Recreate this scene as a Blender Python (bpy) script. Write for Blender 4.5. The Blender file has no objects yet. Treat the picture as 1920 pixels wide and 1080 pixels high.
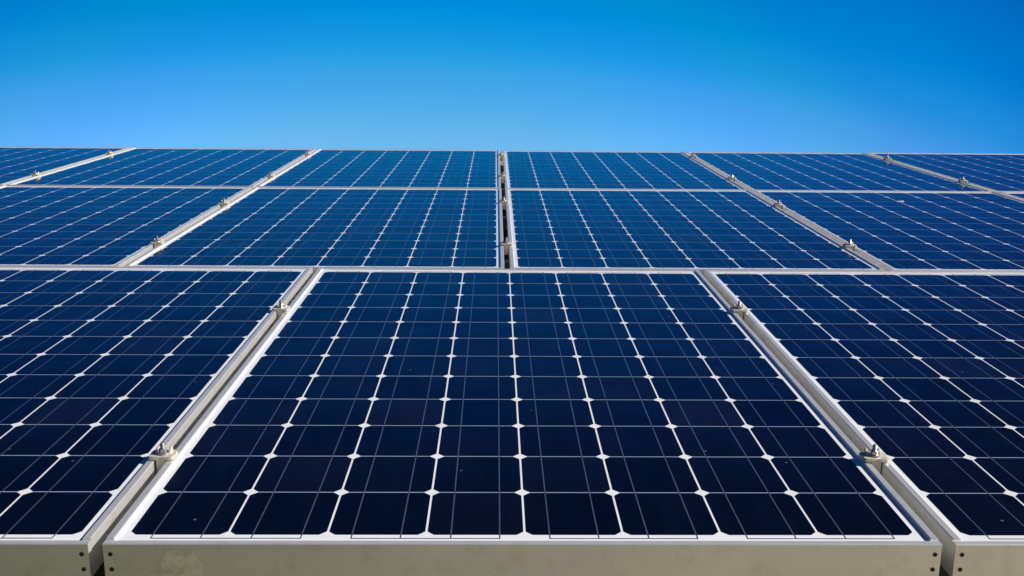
import bpy, bmesh, math, random
from mathutils import Matrix, Vector
random.seed(4)
sc = bpy.context.scene
COL = sc.collection
PI = math.pi

# ------------------------------------------------------------------ camera / light
P = 0.128                      # one cell pitch, metres
TILT = math.radians(15.0)      # slope of the array
H0 = 1.25                      # height of the lower edge over the ground
SLOPE = Matrix.Translation((0, 0, H0)) @ Matrix.Rotation(TILT, 4, 'X')   # slope frame -> world

def slope_pt(x, y, z=0.0):
    return SLOPE @ Vector((x, y, z))

cam_d = bpy.data.cameras.new('camera')
cam = bpy.data.objects.new('camera', cam_d)
COL.objects.link(cam)
sc.camera = cam
cam_d.sensor_width = 36.0
cam_d.lens = 36.0 * 1886.31 / 1920.0
cam_d.clip_start = 0.05
cam_d.clip_end = 6000
from mathutils import Euler
cam.matrix_world = SLOPE @ Matrix.Translation((3.6819*P, -9.3041*P, 4.8424*P)) @ \
    Euler((1.3319, -0.0089, -0.0160), 'XYZ').to_matrix().to_4x4()

# sun: square to the columns, from the right, about 36 degrees over the slope
sl = Vector((math.cos(math.radians(36)), 0.08, math.sin(math.radians(36)))).normalized()
sd = (Matrix.Rotation(TILT, 4, 'X') @ sl).normalized()
SUN_EL = math.asin(sd.z)
SUN_AZ = math.atan2(sd.x, sd.y)          # clockwise from +Y
sun_d = bpy.data.lights.new('sun', 'SUN')
sun_d.energy = 5.0
sun_d.angle = math.radians(0.53)
sun_d.color = (1.0, 0.94, 0.85)
sun = bpy.data.objects.new('sun', sun_d)
COL.objects.link(sun)
sun.rotation_euler = sd.to_track_quat('Z', 'Y').to_euler()
sun.location = (8, 0, 12)

world = bpy.data.worlds.new('World')
sc.world = world
world.use_nodes = True
wt = world.node_tree
wt.nodes.clear()
def wn(t): return wt.nodes.new(t)
wo = wn('ShaderNodeOutputWorld'); bg = wn('ShaderNodeBackground')
sky = wn('ShaderNodeTexSky')
sky.sky_type = 'NISHITA'; sky.sun_disc = False
sky.sun_elevation = SUN_EL; sky.sun_rotation = SUN_AZ
sky.altitude = 300; sky.air_density = 1.0; sky.dust_density = 0.3; sky.ozone_density = 3.0
bg.inputs['Strength'].default_value = 0.10
# deep polarised blue overhead, a paler brighter patch low over the slope (real directions in the sky)
sep = wn('ShaderNodeSeparateXYZ')
tc = wn('ShaderNodeTexCoord')
wt.links.new(tc.outputs['Generated'], sep.inputs[0])
def wmath(op, a, b=None, c=None):
    n = wn('ShaderNodeMath'); n.operation = op
    for i, v in enumerate((a, b, c)):
        if v is None: continue
        if isinstance(v, (int, float)): n.inputs[i].default_value = v
        else: wt.links.new(v, n.inputs[i])
    return n.outputs[0]
el = wmath('ARCSINE', sep.outputs['Z'])
az = wmath('ARCTAN2', sep.outputs['X'], sep.outputs['Y'])
GAZ, GEL = math.radians(-4), math.radians(0)
da = wmath('DIVIDE', wmath('SUBTRACT', az, GAZ), 1.25)
de = wmath('SUBTRACT', el, GEL)
dist = wmath('SQRT', wmath('ADD', wmath('MULTIPLY', da, da), wmath('MULTIPLY', de, de)))
ramp = wn('ShaderNodeValToRGB')
ramp.color_ramp.interpolation = 'CARDINAL'
wt.links.new(wmath('DIVIDE', dist, PI), ramp.inputs[0])
# stops in degrees from the bright patch; halved because ramps stop at 1
STOPS = [(d/180.0, tuple(q/2.60 for q in c)) for d, c in (
    (0, (0, 1.30, 1.58)), (9, (0, 1.30, 1.60)), (12, (0, 1.29, 1.65)), (15, (0, 1.20, 1.72)), (17.5, (0, 1.06, 1.68)),
    (20, (0, 0.985, 1.44)), (22.5, (0, 0.80, 1.36)), (27, (0, 0.59, 1.15)), (30, (0, 0.41, 0.95)), (36, (0, 0.215, 0.62)),
    (46, (0, 0.06, 0.20)), (70, (0.0, 0.12, 0.35)), (120, (0.0, 0.25, 0.45)))]
els = ramp.color_ramp.elements
while len(els) > 1: els.remove(els[-1])
els[0].position = STOPS[0][0]; els[0].color = (*STOPS[0][1], 1)
for p_, c_ in STOPS[1:]:
    e_ = els.new(p_); e_.color = (*c_, 1)
# the warm part of the pale patch hugs the horizon more
da3 = wmath('DIVIDE', wmath('SUBTRACT', az, GAZ), 2.65)
dist3 = wmath('SQRT', wmath('ADD', wmath('MULTIPLY', da3, da3), wmath('MULTIPLY', el, el)))
redr = wn('ShaderNodeValToRGB')
wt.links.new(wmath('DIVIDE', dist3, PI), redr.inputs[0])
rel = redr.color_ramp.elements
while len(rel) > 1: rel.remove(rel[-1])
RED = [(0, .72), (9.5, .68), (11.5, .42), (13.3, .25), (14.5, .08), (16.5, .0), (60, 0.0), (120, .15)]
rel[0].position = 0; rel[0].color = (RED[0][1]/2.60, 0, 0, 1)
for p_, c_ in RED[1:]:
    e_ = rel.new(p_/180.0); e_.color = (c_/2.60, 0, 0, 1)
addc = wn('ShaderNodeVectorMath'); addc.operation = 'ADD'
wt.links.new(ramp.outputs[0], addc.inputs[0]); wt.links.new(redr.outputs[0], addc.inputs[1])
dbl = wn('ShaderNodeVectorMath'); dbl.operation = 'SCALE'; dbl.inputs['Scale'].default_value = 2.0
wt.links.new(addc.outputs[0], dbl.inputs[0])
mul = wn('ShaderNodeMix'); mul.data_type = 'RGBA'; mul.blend_type = 'MULTIPLY'
mul.inputs['Factor'].default_value = 1.0
wt.links.new(sky.outputs[0], mul.inputs[6])
wt.links.new(dbl.outputs[0], mul.inputs[7])
wt.links.new(mul.outputs[2], bg.inputs['Color'])
wt.links.new(bg.outputs[0], wo.inputs[0])

sc.view_settings.view_transform = 'Standard'
sc.view_settings.look = 'None'
sc.view_settings.exposure = 0.38
sc.view_settings.gamma = 1.0

# ------------------------------------------------------------------ helpers
def tag(o, label=None, cat=None, group=None, kind=None):
    if label: o['label'] = label
    if cat: o['category'] = cat
    if group: o['group'] = group
    if kind: o['kind'] = kind
    return o

def obj(name, bm, mat, parent=None, smooth=False):
    me = bpy.data.meshes.new(name)
    bm.normal_update()
    bm.to_mesh(me); bm.free()
    me.materials.append(mat)
    if smooth:
        for p in me.polygons: p.use_smooth = True
    o = bpy.data.objects.new(name, me)
    COL.objects.link(o)
    if parent: o.parent = parent
    return o

def empty(name, mat4):
    o = bpy.data.objects.new(name, None)
    o.empty_display_size = 0.1
    COL.objects.link(o)
    o.matrix_world = mat4
    return o

def copy_tree(o, parent=None):
    c = o.copy(); COL.objects.link(c)
    if parent: c.parent = parent
    for ch in list(o.children): copy_tree(ch, c)
    return c

def add_box(bm, x0, x1, y0, y1, z0, z1):
    v = [bm.verts.new((x, y, z)) for z in (z0, z1) for y in (y0, y1) for x in (x0, x1)]
    for f in ((0,2,3,1), (4,5,7,6), (0,1,5,4), (2,6,7,3), (0,4,6,2), (1,3,7,5)):
        bm.faces.new([v[i] for i in f])

def add_rect(bm, x0, x1, y0, y1, z):
    bm.faces.new([bm.verts.new(p) for p in ((x0,y0,z), (x1,y0,z), (x1,y1,z), (x0,y1,z))])

def add_lathe(bm, prof, n, cx=0, cy=0, hexa=False):
    """prof: (r, z) bottom to top, axis = z"""
    rings = []
    for r, z in prof:
        rings.append([bm.verts.new((cx + r*math.cos(2*PI*(k+.5)/n), cy + r*math.sin(2*PI*(k+.5)/n), z)) for k in range(n)])
    for a, b in zip(rings, rings[1:]):
        for k in range(n):
            bm.faces.new((a[k], a[(k+1) % n], b[(k+1) % n], b[k]))
    bm.faces.new(list(reversed(rings[0]))); bm.faces.new(rings[-1])

def add_outline(bm, pts, z0, z1):
    lo = [bm.verts.new((x, y, z0)) for x, y in pts]; hi = [bm.verts.new((x, y, z1)) for x, y in pts]
    n = len(pts)
    for k in range(n): bm.faces.new((lo[k], lo[(k+1) % n], hi[(k+1) % n], hi[k]))
    bm.faces.new(list(reversed(lo))); bm.faces.new(hi)

# ------------------------------------------------------------------ materials
class M:
    def __init__(s, name):
        s.m = bpy.data.materials.new(name); s.m.use_nodes = True
        s.t = s.m.node_tree; s.b = s.t.nodes['Principled BSDF']
    def n(s, t, **kw):
        x = s.t.nodes.new(t)
        for k, v in kw.items(): setattr(x, k, v)
        return x
    def l(s, a, b): s.t.links.new(a, b)
    def set(s, **kw):
        for k, v in kw.items():
            s.b.inputs[k.replace('_', ' ')].default_value = v
        return s
    def noise(s, scale, detail=4, rough=.55, coord='Object', stretch=None):
        tc = s.n('ShaderNodeTexCoord'); nz = s.n('ShaderNodeTexNoise')
        nz.inputs['Scale'].default_value = scale; nz.inputs['Detail'].default_value = detail
        nz.inputs['Roughness'].default_value = rough
        if stretch:
            mp = s.n('ShaderNodeMapping'); mp.inputs['Scale'].default_value = stretch
            s.l(tc.outputs[coord], mp.inputs[0]); s.l(mp.outputs[0], nz.inputs['Vector'])
        else: s.l(tc.outputs[coord], nz.inputs['Vector'])
        return nz.outputs['Fac']
    def ramp(s, fac, stops):
        r = s.n('ShaderNodeValToRGB'); e = r.color_ramp.elements
        while len(e) > 1: e.remove(e[-1])
        e[0].position = stops[0][0]; e[0].color = (*stops[0][1], 1)
        for p, c in stops[1:]:
            q = e.new(p); q.color = (*c, 1)
        s.l(fac, r.inputs[0]); return r.outputs[0]
    def mixc(s, fac, a, b, mode='MIX'):
        x = s.n('ShaderNodeMix', data_type='RGBA', blend_type=mode)
        for i, v in ((0, fac), (6, a), (7, b)):
            if isinstance(v, (int, float)): x.inputs[i].default_value = v
            elif isinstance(v, tuple): x.inputs[i].default_value = (*v, 1)
            else: s.l(v, x.inputs[i])
        return x.outputs[2]
    def glazed(s, dusty=0.05):
        """seen through the anti-reflective front glass"""
        s.set(Specular_IOR_Level=0.0, Coat_Weight=1.0, Coat_IOR=1.52)
        r = s.ramp(s.noise(3.0, 5, .6), [(0.3, (0.03,)*3), (0.75, (0.03+dusty,)*3)])
        s.l(r, s.b.inputs['Coat Roughness'])
        bp = s.n('ShaderNodeBump'); bp.inputs['Strength'].default_value = 0.3; bp.inputs['Distance'].default_value = 0.008
        s.l(s.noise(5.0, 2, .5), bp.inputs['Height']); s.l(bp.outputs[0], s.b.inputs['Coat Normal'])
        return s

# silicon cells: near-black blue, each cell a shade of its own
m = M('cell_silicon')
m.set(Roughness=0.5)
tc_ = m.n('ShaderNodeTexCoord'); oi = m.n('ShaderNodeObjectInfo')
sc_ = m.n('ShaderNodeVectorMath', operation='SCALE'); sc_.inputs['Scale'].default_value = 1.0/P
m.l(tc_.outputs['Object'], sc_.inputs[0])
fl_ = m.n('ShaderNodeVectorMath', operation='FLOOR'); m.l(sc_.outputs[0], fl_.inputs[0])
cb_ = m.n('ShaderNodeCombineXYZ'); m.l(oi.outputs['Random'], cb_.inputs['Z'])
mz_ = m.n('ShaderNodeVectorMath', operation='MULTIPLY'); mz_.inputs[1].default_value = (1, 1, 0); m.l(fl_.outputs[0], mz_.inputs[0])
ms_ = m.n('ShaderNodeVectorMath', operation='SCALE'); ms_.inputs['Scale'].default_value = 57.0; m.l(cb_.outputs[0], ms_.inputs[0])
ad_ = m.n('ShaderNodeVectorMath', operation='ADD'); m.l(mz_.outputs[0], ad_.inputs[0]); m.l(ms_.outputs[0], ad_.inputs[1])
wn_ = m.n('ShaderNodeTexWhiteNoise'); m.l(ad_.outputs[0], wn_.inputs['Vector'])
cell_c = m.ramp(wn_.outputs['Value'], [(0.0, (0.0003, 0.0006, 0.0014)), (0.45, (0.0008, 0.0018, 0.0042)),
                                       (0.8, (0.0014, 0.0020, 0.0045)), (1.0, (0.0030, 0.0026, 0.0046))])
# thin film of dust that ran down the slope, faint water marks, a few specks
dirt = m.ramp(m.noise(16.0, 7, .68, stretch=(1, .22, 1)), [(0.46, (0, 0, 0)), (0.80, (0.12,)*3)])
cell_c = m.mixc(dirt, cell_c, (0.026, 0.026, 0.034))
vor = m.n('ShaderNodeTexVoronoi'); vor.inputs['Scale'].default_value = 26.0
m.l(tc_.outputs['Object'], vor.inputs['Vector'])
vsep = m.n('ShaderNodeSeparateColor'); m.l(vor.outputs['Color'], vsep.inputs[0])
keep = m.n('ShaderNodeMath', operation='GREATER_THAN'); m.l(vsep.outputs[0], keep.inputs[0]); keep.inputs[1].default_value = 0.90
near = m.n('ShaderNodeMath', operation='LESS_THAN'); m.l(vor.outputs['Distance'], near.inputs[0]); near.inputs[1].default_value = 0.055
spk = m.n('ShaderNodeMath', operation='MULTIPLY'); m.l(keep.outputs[0], spk.inputs[0]); m.l(near.outputs[0], spk.inputs[1])
spk2 = m.n('ShaderNodeMath', operation='MULTIPLY'); m.l(spk.outputs[0], spk2.inputs[0]); spk2.inputs[1].default_value = 0.45
cell_c = m.mixc(spk2.outputs[0], cell_c, (0.20, 0.21, 0.23))
m.l(cell_c, m.b.inputs['Base Color'])
m.glazed(0.05)
m.set(Roughness=0.34, Specular_IOR_Level=0.05)
CELL = m.m

m = M('white_backsheet'); m.set(Roughness=0.6)
c = m.ramp(m.noise(14, 5, .6), [(0.3, (0.76, 0.78, 0.81)), (0.8, (0.70, 0.715, 0.735))])
# pale slate strip across each column between neighbouring cells
tcb = m.n('ShaderNodeTexCoord'); sb = m.n('ShaderNodeSeparateXYZ'); m.l(tcb.outputs['Object'], sb.inputs[0])
def mm(op, a, b):
    x = m.n('ShaderNodeMath', operation=op)
    for i, v in enumerate((a, b)):
        if isinstance(v, (int, float)): x.inputs[i].default_value = v
        elif v is not None: m.l(v, x.inputs[i])
    return x.outputs[0]
ox = mm('ABSOLUTE', mm('SUBTRACT', mm('FRACT', mm('DIVIDE', sb.outputs['X'], P), None), 0.5), None)
oy = mm('ABSOLUTE', mm('SUBTRACT', mm('FRACT', mm('ADD', mm('DIVIDE', sb.outputs['Y'], P), 0.5), None), 0.5), None)
yin = mm('LESS_THAN', mm('ABSOLUTE', mm('SUBTRACT', sb.outputs['Y'], 6*P), None), 5.5*P)
strip = mm('MULTIPLY', mm('MULTIPLY', mm('LESS_THAN', ox, 0.0535/P), mm('LESS_THAN', oy, 0.0013/P)), yin)
slate = m.ramp(m.noise(20, 4), [(0.3, (0.24, 0.33, 0.47)), (0.7, (0.30, 0.39, 0.54))])
m.l(m.mixc(strip, c, slate), m.b.inputs['Base Color']); m.glazed(0.06)
BACK = m.m

m = M('tinned_ribbon'); m.set(Roughness=0.45)
c = m.ramp(m.noise(40, 3), [(0.3, (0.040, 0.062, 0.115)), (0.7, (0.062, 0.085, 0.145))])
m.l(c, m.b.inputs['Base Color']); m.glazed(0.03)
RIBBON = m.m

def aluminium(name, base, dark, metal, r0, r1, sc_=6.0, stretch=None):
    m = M(name)
    n = m.noise(sc_, 7, .62, stretch=stretch)
    grime = m.ramp(m.noise(38, 8, .72, stretch=(1, .5, 1)), [(0.34, (0.90, 0.89, 0.87)), (0.50, (1, 1, 1))])
    m.l(m.mixc(1.0, m.ramp(n, [(0.3, base), (0.75, dark)]), grime, 'MULTIPLY'), m.b.inputs['Base Color'])
    m.l(m.ramp(n, [(0.3, (r0,)*3), (0.8, (r1,)*3)]), m.b.inputs['Roughness'])
    m.set(Metallic=metal)
    bp = m.n('ShaderNodeBump'); bp.inputs['Strength'].default_value = 0.06; bp.inputs['Distance'].default_value = 0.001
    m.l(m.noise(220, 3), bp.inputs['Height']); m.l(bp.outputs[0], m.b.inputs['Normal'])
    return m.m
FRAME = aluminium('anodised_aluminium', (0.86, 0.855, 0.835), (0.78, 0.775, 0.755), 0.62, 0.27, 0.40, stretch=(1, .4, 1))
RAIL = aluminium('mill_aluminium', (0.62, 0.63, 0.64), (0.5, 0.5, 0.5), 0.8, 0.35, 0.5)
CLAMP = aluminium('cast_clamp_metal', (0.86, 0.80, 0.70), (0.50, 0.45, 0.37), 0.45, 0.40, 0.6, 110)
STEEL = aluminium('stainless_steel', (0.62, 0.60, 0.56), (0.45, 0.43, 0.39), 0.85, 0.28, 0.45, 90)
m = M('dark_screw'); m.set(Roughness=0.5, Metallic=0.6)
m.l(m.ramp(m.noise(300, 3), [(0.3, (0.03, 0.03, 0.03)), (0.7, (0.07, 0.065, 0.06))]), m.b.inputs['Base Color'])
SCREW = m.m
m = M('label_glue'); m.set(Roughness=0.45, Metallic=0.8)
m.l(m.ramp(m.noise(70, 5, .7), [(0.35, (0.66, 0.65, 0.60)), (0.5, (0.90, 0.88, 0.83)), (0.65, (1.0, 0.98, 0.94))]), m.b.inputs['Base Color'])
GLUE = m.m
m = M('dried_dropping'); m.set(Roughness=0.8)
m.l(m.ramp(m.noise(120, 4), [(0.4, (0.75, 0.76, 0.75)), (0.7, (0.5, 0.5, 0.46))]), m.b.inputs['Base Color'])
DROP = m.m

m = M('dry_grass_ground'); m.set(Roughness=0.95, Specular_IOR_Level=0.1)
grass = m.ramp(m.noise(5, 9, .7), [(0.3, (0.15, 0.14, 0.065)), (0.55, (0.27, 0.235, 0.12)), (0.8, (0.40, 0.34, 0.20))])
gravel = m.ramp(m.noise(30, 8, .75), [(0.3, (0.34, 0.29, 0.23)), (0.6, (0.50, 0.44, 0.37)), (0.8, (0.62, 0.56, 0.48))])
m.l(m.mixc(0.4, grass, gravel), m.b.inputs['Base Color'])
bp = m.n('ShaderNodeBump'); bp.inputs['Strength'].default_value = 0.7; bp.inputs['Distance'].default_value = 0.05
m.l(m.noise(18, 8, .7), bp.inputs['Height']); m.l(bp.outputs[0], m.b.inputs['Normal'])
GROUND = m.m
m = M('roof_bounce_tint'); m.set(Roughness=0.95, Specular_IOR_Level=0.15)
bounce_dark = m.ramp(m.noise(7, 9, .7), [(0.3, (0.11, 0.105, 0.050)), (0.55, (0.18, 0.165, 0.085)), (0.8, (0.28, 0.25, 0.14))])  # dark olive end of the colour put in for the bounced light
bounce_pale = m.ramp(m.noise(35, 8, .75), [(0.3, (0.35, 0.30, 0.20)), (0.6, (0.48, 0.42, 0.29)), (0.8, (0.58, 0.51, 0.36))])
tcg = m.n('ShaderNodeTexCoord'); sg = m.n('ShaderNodeSeparateXYZ'); m.l(tcg.outputs['Object'], sg.inputs[0])
wob = m.n('ShaderNodeMath', operation='MULTIPLY_ADD'); m.l(m.noise(1.2, 5), wob.inputs[0]); wob.inputs[1].default_value = 0.6
m.l(sg.outputs['X'], wob.inputs[2])
mk = m.n('ShaderNodeMapRange'); mk.inputs['From Min'].default_value = 0.1; mk.inputs['From Max'].default_value = 1.5
m.l(wob.outputs[0], mk.inputs['Value'])
m.l(m.mixc(mk.outputs[0], bounce_dark, bounce_pale), m.b.inputs['Base Color'])  # darker left, paler right: grades the bounce on the front frame faces
bp = m.n('ShaderNodeBump'); bp.inputs['Strength'].default_value = 0.5; bp.inputs['Distance'].default_value = 0.01
m.l(m.noise(160, 5, .7), bp.inputs['Height']); m.l(bp.outputs[0], m.b.inputs['Normal'])
ADDED_ROOF = m.m

# ------------------------------------------------------------------ setting
# wide dry plain far below, and an added sloped slab that darkens the gaps and bounces light
bm = bmesh.new()
N = 40
def gx(i):
    t = (i/N)*2-1
    return math.copysign(abs(t)**4 * 2500, t) + t*12
vs = [[bm.verts.new((gx(i), gx(j), -3.2)) for i in range(N+1)] for j in range(N+1)]
for j in range(N):
    for i in range(N): bm.faces.new((vs[j][i], vs[j][i+1], vs[j+1][i+1], vs[j+1][i]))
tag(obj('ground', bm, GROUND, smooth=True), kind='structure')

RZ = -0.165                          # top of the added slab below the glass
bm = bmesh.new()
x0, x1, ye, yr = -5.0, 6.0, -4.6, 6.2
ra, rb = slope_pt(0, ye, RZ), slope_pt(0, yr, RZ)
prof = [(ra.y, ra.z), (rb.y, rb.z), (2*rb.y-ra.y, ra.z), (2*rb.y-ra.y, ra.z-.22), (rb.y, rb.z-.24), (ra.y, ra.z-.22)]
A = [bm.verts.new((x0, y, z)) for y, z in prof]; B = [bm.verts.new((x1, y, z)) for y, z in prof]
n = len(prof)
for k in range(n): bm.faces.new((A[k], A[(k+1) % n], B[(k+1) % n], B[k]))
bm.faces.new(A); bm.faces.new(list(reversed(B)))
bmesh.ops.recalc_face_normals(bm, faces=bm.faces)
tag(obj('added_roof', bm, ADDED_ROOF), kind='structure')

# ------------------------------------------------------------------ solar panels
MX, MY, MYT = 0.165*P, 0.225*P, 0.300*P            # margin from cell pitch to the outer frame edge
CW, CH = 8*P, 12*P
ZT, ZB = 0.004, -0.046               # top of the frame lip and its bottom, glass face near 0
WSTEP = 8.4717*P
ROWY = {1: 0.0, 2: 12.5734*P, 3: 25.1846*P}
ROWX = {1: 0.0, 2: 4.2064*P, 3: 4.2064*P}

def frame_bm():
    """two full-width end profiles and two taller-lipped side profiles butted between them"""
    def prof(zt, chamfer):
        return [(0.0, ZB), (0.0, zt-.0010), (0.0010, zt), (0.0108-chamfer-.0006, zt), (0.0108, max(zt-chamfer-.0006, .0004)), (0.0108, -0.0007),
                (0.0108, -0.0075), (0.0022, -0.0085), (0.0022, ZB+.002), (0.026, ZB+.002), (0.026, ZB)]
    bm = bmesh.new()
    x0, x1, y0, y1 = -MX, CW+MX, -MY, CH+MYT
    E = 0.0108
    def bar(pr, place, s0, s1):
        A = [bm.verts.new(place(d, s0, z)) for d, z in pr]; B = [bm.verts.new(place(d, s1, z)) for d, z in pr]
        n = len(pr)
        for i in range(n): bm.faces.new((A[i], B[i], B[(i+1) % n], A[(i+1) % n]))
        bm.faces.new(A); bm.faces.new(list(reversed(B)))
    pe, ps = prof(0.0018, 0.0010), prof(ZT, 0.0004)
    bar(pe, lambda d, t, z: (t, y0+d, z), x0, x1)
    bar(pe, lambda d, t, z: (t, y1-d, z), x0, x1)
    bar(ps, lambda d, t, z: (x0+d+.0002, t, z), y0+E+.0004, y1-E-.0004)
    bar(ps, lambda d, t, z: (x1-d-.0002, t, z), y0+E+.0004, y1-E-.0004)
    for xa, xb in ((x0+.0001, x0+.0020), (x1-.0020, x1-.0001)):
        add_box(bm, xa, xb, y0+.0004, y0+E+.0002, ZB+.0003, .0006)
        add_box(bm, xa, xb, y1-E-.0002, y1-.0004, ZB+.0003, .0006)
    bmesh.ops.recalc_face_normals(bm, faces=bm.faces)
    return bm

def cells_bm():
    bm = bmesh.new(); h = 0.06255; R_ = 0.0823; g = P/2
    a0 = math.acos(h/R_); pts = []
    for q in range(4):
        for k in range(5):
            t = q*PI/2 + a0 + (PI/2-2*a0)*k/4
            pts.append((R_*math.cos(t), R_*math.sin(t)))
    for j in range(12):
        for i in range(8):
            bm.faces.new([bm.verts.new((i*P+g+x, j*P+g+y*1.005, -0.0008)) for x, y in pts])
    return bm

def ribbons_bm():
    bm = bmesh.new(); w = 0.00085; z = -0.00074
    xs = lambda i: (i*P + P*.253, i*P + P*.747)
    yb, yt = -0.0075, CH+0.0075
    for i in range(8):
        for x in xs(i): add_rect(bm, x-w, x+w, yb, yt, z)
    for i in (0, 2, 4, 6):
        add_rect(bm, xs(i)[0]-w, xs(i+1)[1]+w, yb-.0022, yb, z)
    for i in (1, 3, 5):
        add_rect(bm, xs(i)[0]-w, xs(i+1)[1]+w, yt, yt+.0022, z)
    for i in (0, 7):
        add_rect(bm, xs(i)[0]-w, xs(i)[1]+w, yt, yt+.0022, z)
    return bm

def screw_bm():
    bm = bmesh.new()
    add_lathe(bm, [(0.0030, 0), (0.0030, 0.0004), (0.0024, 0.0009), (0.0013, 0.0010), (0.0011, 0.0003)], 14)
    return bm

def placed(x, y, z=0.0, yaw=0.0):
    return SLOPE @ Matrix.Translation((x, y, z)) @ Matrix.Rotation(yaw, 4, 'Z')

PGROUP = 'solar panels of the tilted array'
proto = empty('solar_panel', placed(0, 0))
fr0 = obj('frame', frame_bm(), FRAME, proto)
bm = bmesh.new(); add_box(bm, -MX+.0026, CW+MX-.0026, -MY+.0026, CH+MYT-.0026, -0.0070, -0.00088)
obj('backsheet', bm, BACK, proto)
obj('solar_cells', cells_bm(), CELL, proto)
obj('contact_ribbons', ribbons_bm(), RIBBON, proto)

def add_screws(panel):
    fr = [c for c in panel.children if c.name.startswith('frame')][0]
    first = None
    for x in (-MX+.0085, CW+MX-.0085):
        for z in (-0.0125, -0.0335):
            if first is None: s = obj('screw', screw_bm(), SCREW, fr); first = s
            else:
                s = first.copy(); COL.objects.link(s); s.parent = fr
            s.matrix_local = Matrix.Translation((x + random.uniform(-.0006, .0006), -MY, z)) @ Matrix.Rotation(PI/2, 4, 'X')
    return fr

PANELS = {
 (1, -2): 'solar panel at the far left end of the front row',
 (1, -1): 'front row solar panel cut off by the left picture edge',
 (1, 0): 'middle front row solar panel with a pale label scrap on its lower frame edge',
 (1, 1): 'front row solar panel cut off by the right picture edge',
 (1, 2): 'solar panel at the far right end of the front row',
 (2, -3): 'second row solar panel, leftmost, only a sliver at the left picture edge',
 (2, -2): 'second row solar panel at left, second to the left of the wide dark centre gap',
 (2, -1): 'second row solar panel directly left of the wide dark centre gap',
 (2, 0): 'second row solar panel directly right of the wide dark centre gap',
 (2, 1): 'second row solar panel with a bird dropping, second right of the centre gap',
 (2, 2): 'second row solar panel, rightmost, only a corner showing at the right picture edge',
 (3, -4): 'solar panel at the far left end of the back row',
 (3, -3): 'back row solar panel at the left picture edge against the sky',
 (3, -2): 'back row solar panel, second to the left of the centre gap, against the sky',
 (3, -1): 'back row solar panel directly left of the centre gap, against the sky',
 (3, 0): 'back row solar panel directly right of the centre gap, against the sky',
 (3, 1): 'back row solar panel, second to the right of the centre gap, against the sky',
 (3, 2): 'back row solar panel at the right picture edge against the sky',
 (3, 3): 'solar panel at the far right end of the back row',
}
used = False
for (r, k), lab in PANELS.items():
    o = copy_tree(proto) if used else proto
    used = True
    jx, jy, jz = random.uniform(-.0006, .0006), random.uniform(-.001, .001), random.uniform(-.0008, .0008)
    o.matrix_world = placed(ROWX[r] + k*WSTEP + jx, ROWY[r] + jy, jz, random.uniform(-.0006, .0006)) @ \
        Matrix.Rotation(random.uniform(-.0005, .0005), 4, 'X') @ Matrix.Rotation(random.uniform(-.0006, .0006), 4, 'Y')
    tag(o, lab, 'solar panel', PGROUP)
    if r == 1 and abs(k) < 2:
        fr = add_screws(o)
        if k == 0:
            # torn remains of a paper label and a spot of glue on the lower frame edge
            bm = bmesh.new()
            pts = [(0.0, 0.0)]
            rr = random.Random(9)
            outline = [(0.052, -.046), (0.051, -.020), (0.050, -.0075), (0.062, -.0062), (0.080, -.0068), (0.0955, -.0065), (0.0970, -.013),
                       (0.0985, -.019), (0.1005, -.023), (0.1030, -.024), (0.1035, -.046)]
            f = bm.faces.new([bm.verts.new((x, -MY-.0004, z)) for x, z in outline])
            ext = bmesh.ops.extrude_face_region(bm, geom=[f])
            for v in [g for g in ext['geom'] if isinstance(g, bmesh.types.BMVert)]: v.co.y += .0004
            bmesh.ops.recalc_face_normals(bm, faces=bm.faces)
            tag(obj('label_scrap', bm, GLUE, fr), 'torn pale label remains')
            bm = bmesh.new()
            add_lathe(bm, [(0.0030, 0), (0.0026, .0004), (0.0012, .0006)], 14)
            s = obj('glue_spot', bm, GLUE, fr, True)
            s.matrix_local = Matrix.Translation((0.0285, -MY, -0.0365)) @ Matrix.Rotation(PI/2, 4, 'X')

# ------------------------------------------------------------------ rails under the panels
def rail_bm(x0, x1):
    prof = [(-.02, -.045), (.02, -.045), (.02, 0), (.008, 0), (.008, -.003), (.017, -.003), (.017, -.042), (-.017, -.042), (-.017, -.003), (-.008, -.003), (-.008, 0), (-.02, 0)]
    bm = bmesh.new()
    a = [bm.verts.new((x0, y, z)) for y, z in prof]; b = [bm.verts.new((x1, y, z)) for y, z in prof]
    n = len(prof)
    for k in range(n): bm.faces.new((a[k], a[(k+1) % n], b[(k+1) % n], b[k]))
    bm.faces.new(a); bm.faces.new(list(reversed(b)))
    bmesh.ops.recalc_face_normals(bm, faces=bm.faces)
    return bm
RAILS = [(1, 1.88, 'aluminium rail under the lower half of the front row'),
         (1, 8.68, 'aluminium rail under the upper half of the front row'),
         (2, 14.9, 'aluminium rail crossing the centre gap under the lower half of the second row'),
         (2, 21.4, 'aluminium rail crossing the centre gap under the upper half of the second row'),
         (3, 27.6, 'aluminium rail crossing the centre gap under the lower half of the back row'),
         (3, 34.8, 'aluminium rail crossing the centre gap under the upper half of the back row')]
for r, y, lab in RAILS:
    kk = [k for (q, k) in PANELS if q == r]
    x0 = ROWX[r] + min(kk)*WSTEP - .1; x1 = ROWX[r] + (max(kk)+1)*WSTEP + .08
    xm = (x0+x1)/2
    o = obj('mounting_rail', rail_bm(x0-xm, x1-xm), RAIL)
    o.matrix_world = placed(xm, y*P, ZB-.0025)
    tag(o, lab, 'rail', 'mounting rails under the panels')

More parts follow.
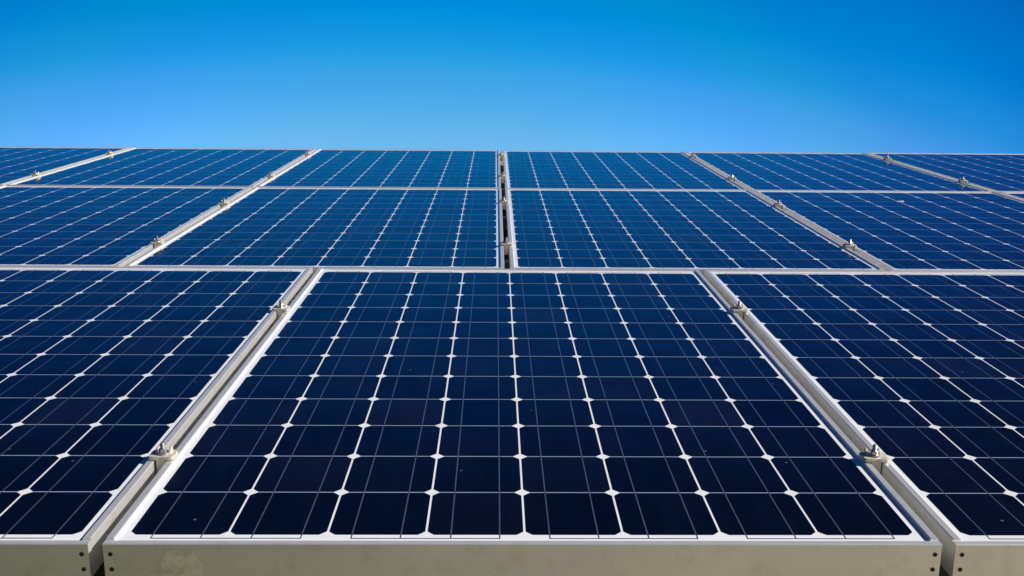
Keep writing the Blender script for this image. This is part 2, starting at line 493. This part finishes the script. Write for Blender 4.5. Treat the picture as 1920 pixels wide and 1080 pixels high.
# ------------------------------------------------------------------ clamps over the gaps
def clamp_body_bm():
    bm = bmesh.new()
    # top saddle with rounded ends, resting on the two frames
    pts = []
    hw, hd, rc = .0195, .0155, .0065
    for cx, cy, a0 in ((hw-rc, -hd+rc, -PI/2), (hw-rc, hd-rc, 0), (-hw+rc, hd-rc, PI/2), (-hw+rc, -hd+rc, PI)):
        for k in range(5):
            t = a0 + PI/2*k/4
            pts.append((cx+rc*math.cos(t), cy+rc*math.sin(t)))
    add_outline(bm, pts, 0.0002, 0.0052)
    bmesh.ops.bevel(bm, geom=[e for e in bm.edges if all(v.co.z > .005 for v in e.verts)], offset=.0012, segments=2, affect='EDGES')
    # two upright ears along the gap
    for s in (-1, 1):
        e = bmesh.new()
        prof = [(-.003, .005), (.0135, .005), (.0135, .0110), (.0112, .0132), (.0055, .0132), (.001, .0095)]
        lo = [e.verts.new((s*.0085, y, z)) for y, z in prof]; hi = [e.verts.new((s*.0111, y, z)) for y, z in prof]
        n = len(prof)
        for k in range(n): e.faces.new((lo[k], lo[(k+1) % n], hi[(k+1) % n], hi[k]))
        e.faces.new(list(reversed(lo))); e.faces.new(hi)
        bmesh.ops.recalc_face_normals(e, faces=e.faces)
        me = bpy.data.meshes.new('tmp'); e.to_mesh(me); e.free(); bm.from_mesh(me); bpy.data.meshes.remove(me)
    # tongue reaching down into the gap
    add_box(bm, -.0072, .0072, -.0125, .0125, -.030, 0.0)
    bmesh.ops.recalc_face_normals(bm, faces=bm.faces)
    return bm
CG = 'clamps bridging the gaps between panels'
cl0 = empty('panel_clamp', placed(0, 0))
obj('clamp_plate', clamp_body_bm(), CLAMP, cl0)
bm = bmesh.new(); add_lathe(bm, [(.0092, .0053), (.0096, .0060), (.0092, .0070), (.0080, .0074)], 28)
obj('washer', bm, STEEL, cl0)
bm = bmesh.new(); add_lathe(bm, [(.0054, .0074), (.0062, .0080), (.0062, .0122), (.0053, .0132)], 6)
obj('nut', bm, STEEL, cl0)
bm = bmesh.new()
prof = [(.0031, .012)]
z = .0134
while z < .0215:
    prof += [(.0034, z), (.0029, z+.0005)]; z += .001
prof += [(.0028, .0226), (.0019, .0231)]
add_lathe(bm, prof, 14)
obj('bolt', bm, STEEL, cl0)

def gapx(r, k): return ROWX[r] + k*WSTEP - (WSTEP-CW)/2      # gap left of panel k
CL = [
 (1, 0, 1.88, 'nearest clamp on the gap left of the middle front panel'),
 (1, 0, 8.66, 'farther clamp on the gap left of the middle front panel'),
 (1, 1, 1.86, 'nearest clamp on the gap right of the middle front panel'),
 (1, 1, 8.72, 'farther clamp on the gap right of the middle front panel'),
 (2, -1, 14.84, 'lower second row clamp on the white frame seam left of the centre gap'),
 (2, -1, 21.0, 'upper second row clamp on the white frame seam left of the centre gap'),
 (2, 0, 14.9, 'lower second row clamp standing over the wide dark centre gap'),
 (2, 0, 21.7, 'upper second row clamp standing over the wide dark centre gap'),
 (2, 1, 14.92, 'lower second row clamp on the frame seam right of the centre gap'),
 (2, 1, 21.3, 'upper second row clamp on the frame seam right of the centre gap'),
 (3, -2, 27.4, 'lower back row clamp on the frame seam at the far left'),
 (3, -2, 34.6, 'upper back row clamp on the frame seam at the far left'),
 (3, -1, 27.45, 'lower back row clamp on the seam between far left panel and centre gap'),
 (3, -1, 34.9, 'upper back row clamp on the first seam left of the centre gap'),
 (3, 0, 27.8, 'lower back row clamp over the dark centre gap'),
 (3, 0, 35.0, 'upper back row clamp over the dark centre gap, near the sky'),
 (3, 1, 27.65, 'lower back row clamp on the first seam right of the centre gap'),
 (3, 1, 35.1, 'upper back row clamp on the first seam right of the centre gap'),
 (3, 2, 27.35, 'lower back row clamp on the frame seam at the far right'),
 (3, 2, 34.7, 'upper back row clamp on the frame seam at the far right'),
]
CL[12] = (3, -1, 27.45, 'lower back row clamp on the first seam left of the centre gap')
for n, (r, k, y, lab) in enumerate(CL):
    o = cl0 if n == 0 else copy_tree(cl0)
    o.matrix_world = placed(gapx(r, k) + random.uniform(-.0006, .0006), y*P, ZT+.0012, random.uniform(-.07, .07))
    for c in o.children:
        if c.name.split('.')[0] in ('nut', 'bolt', 'washer'):
            c.rotation_euler.z = random.uniform(0, PI)
    tag(o, lab, 'clamp', CG)

# ------------------------------------------------------------------ small bird dropping on a second row panel
bm = bmesh.new()
rr = random.Random(3)
for cx, cy, r in ((0, 0, .013), (.012, .010, .008), (-.011, -.004, .006), (.010, .040, .006), (.004, .022, .005)):
    ring = [bm.verts.new((cx+r*(1+rr.uniform(-.25, .25))*math.cos(a), cy+r*(1+rr.uniform(-.25, .25))*math.sin(a), 0)) for a in [2*PI*k/12 for k in range(12)]]
    top = bm.verts.new((cx, cy, .003 if r > .007 else .0015))
    for k in range(12): bm.faces.new((ring[k], ring[(k+1) % 12], top))
o = obj('bird_dropping', bm, DROP, None, True)
o.matrix_world = placed(16.8*P, 22.6*P, 0.0002, .4) @ Matrix.Diagonal((.6, .6, .6, 1))
tag(o, 'small white bird dropping on the second row panel at the right', 'bird dropping')

sc.render.resolution_x = 1024
sc.render.resolution_y = 576
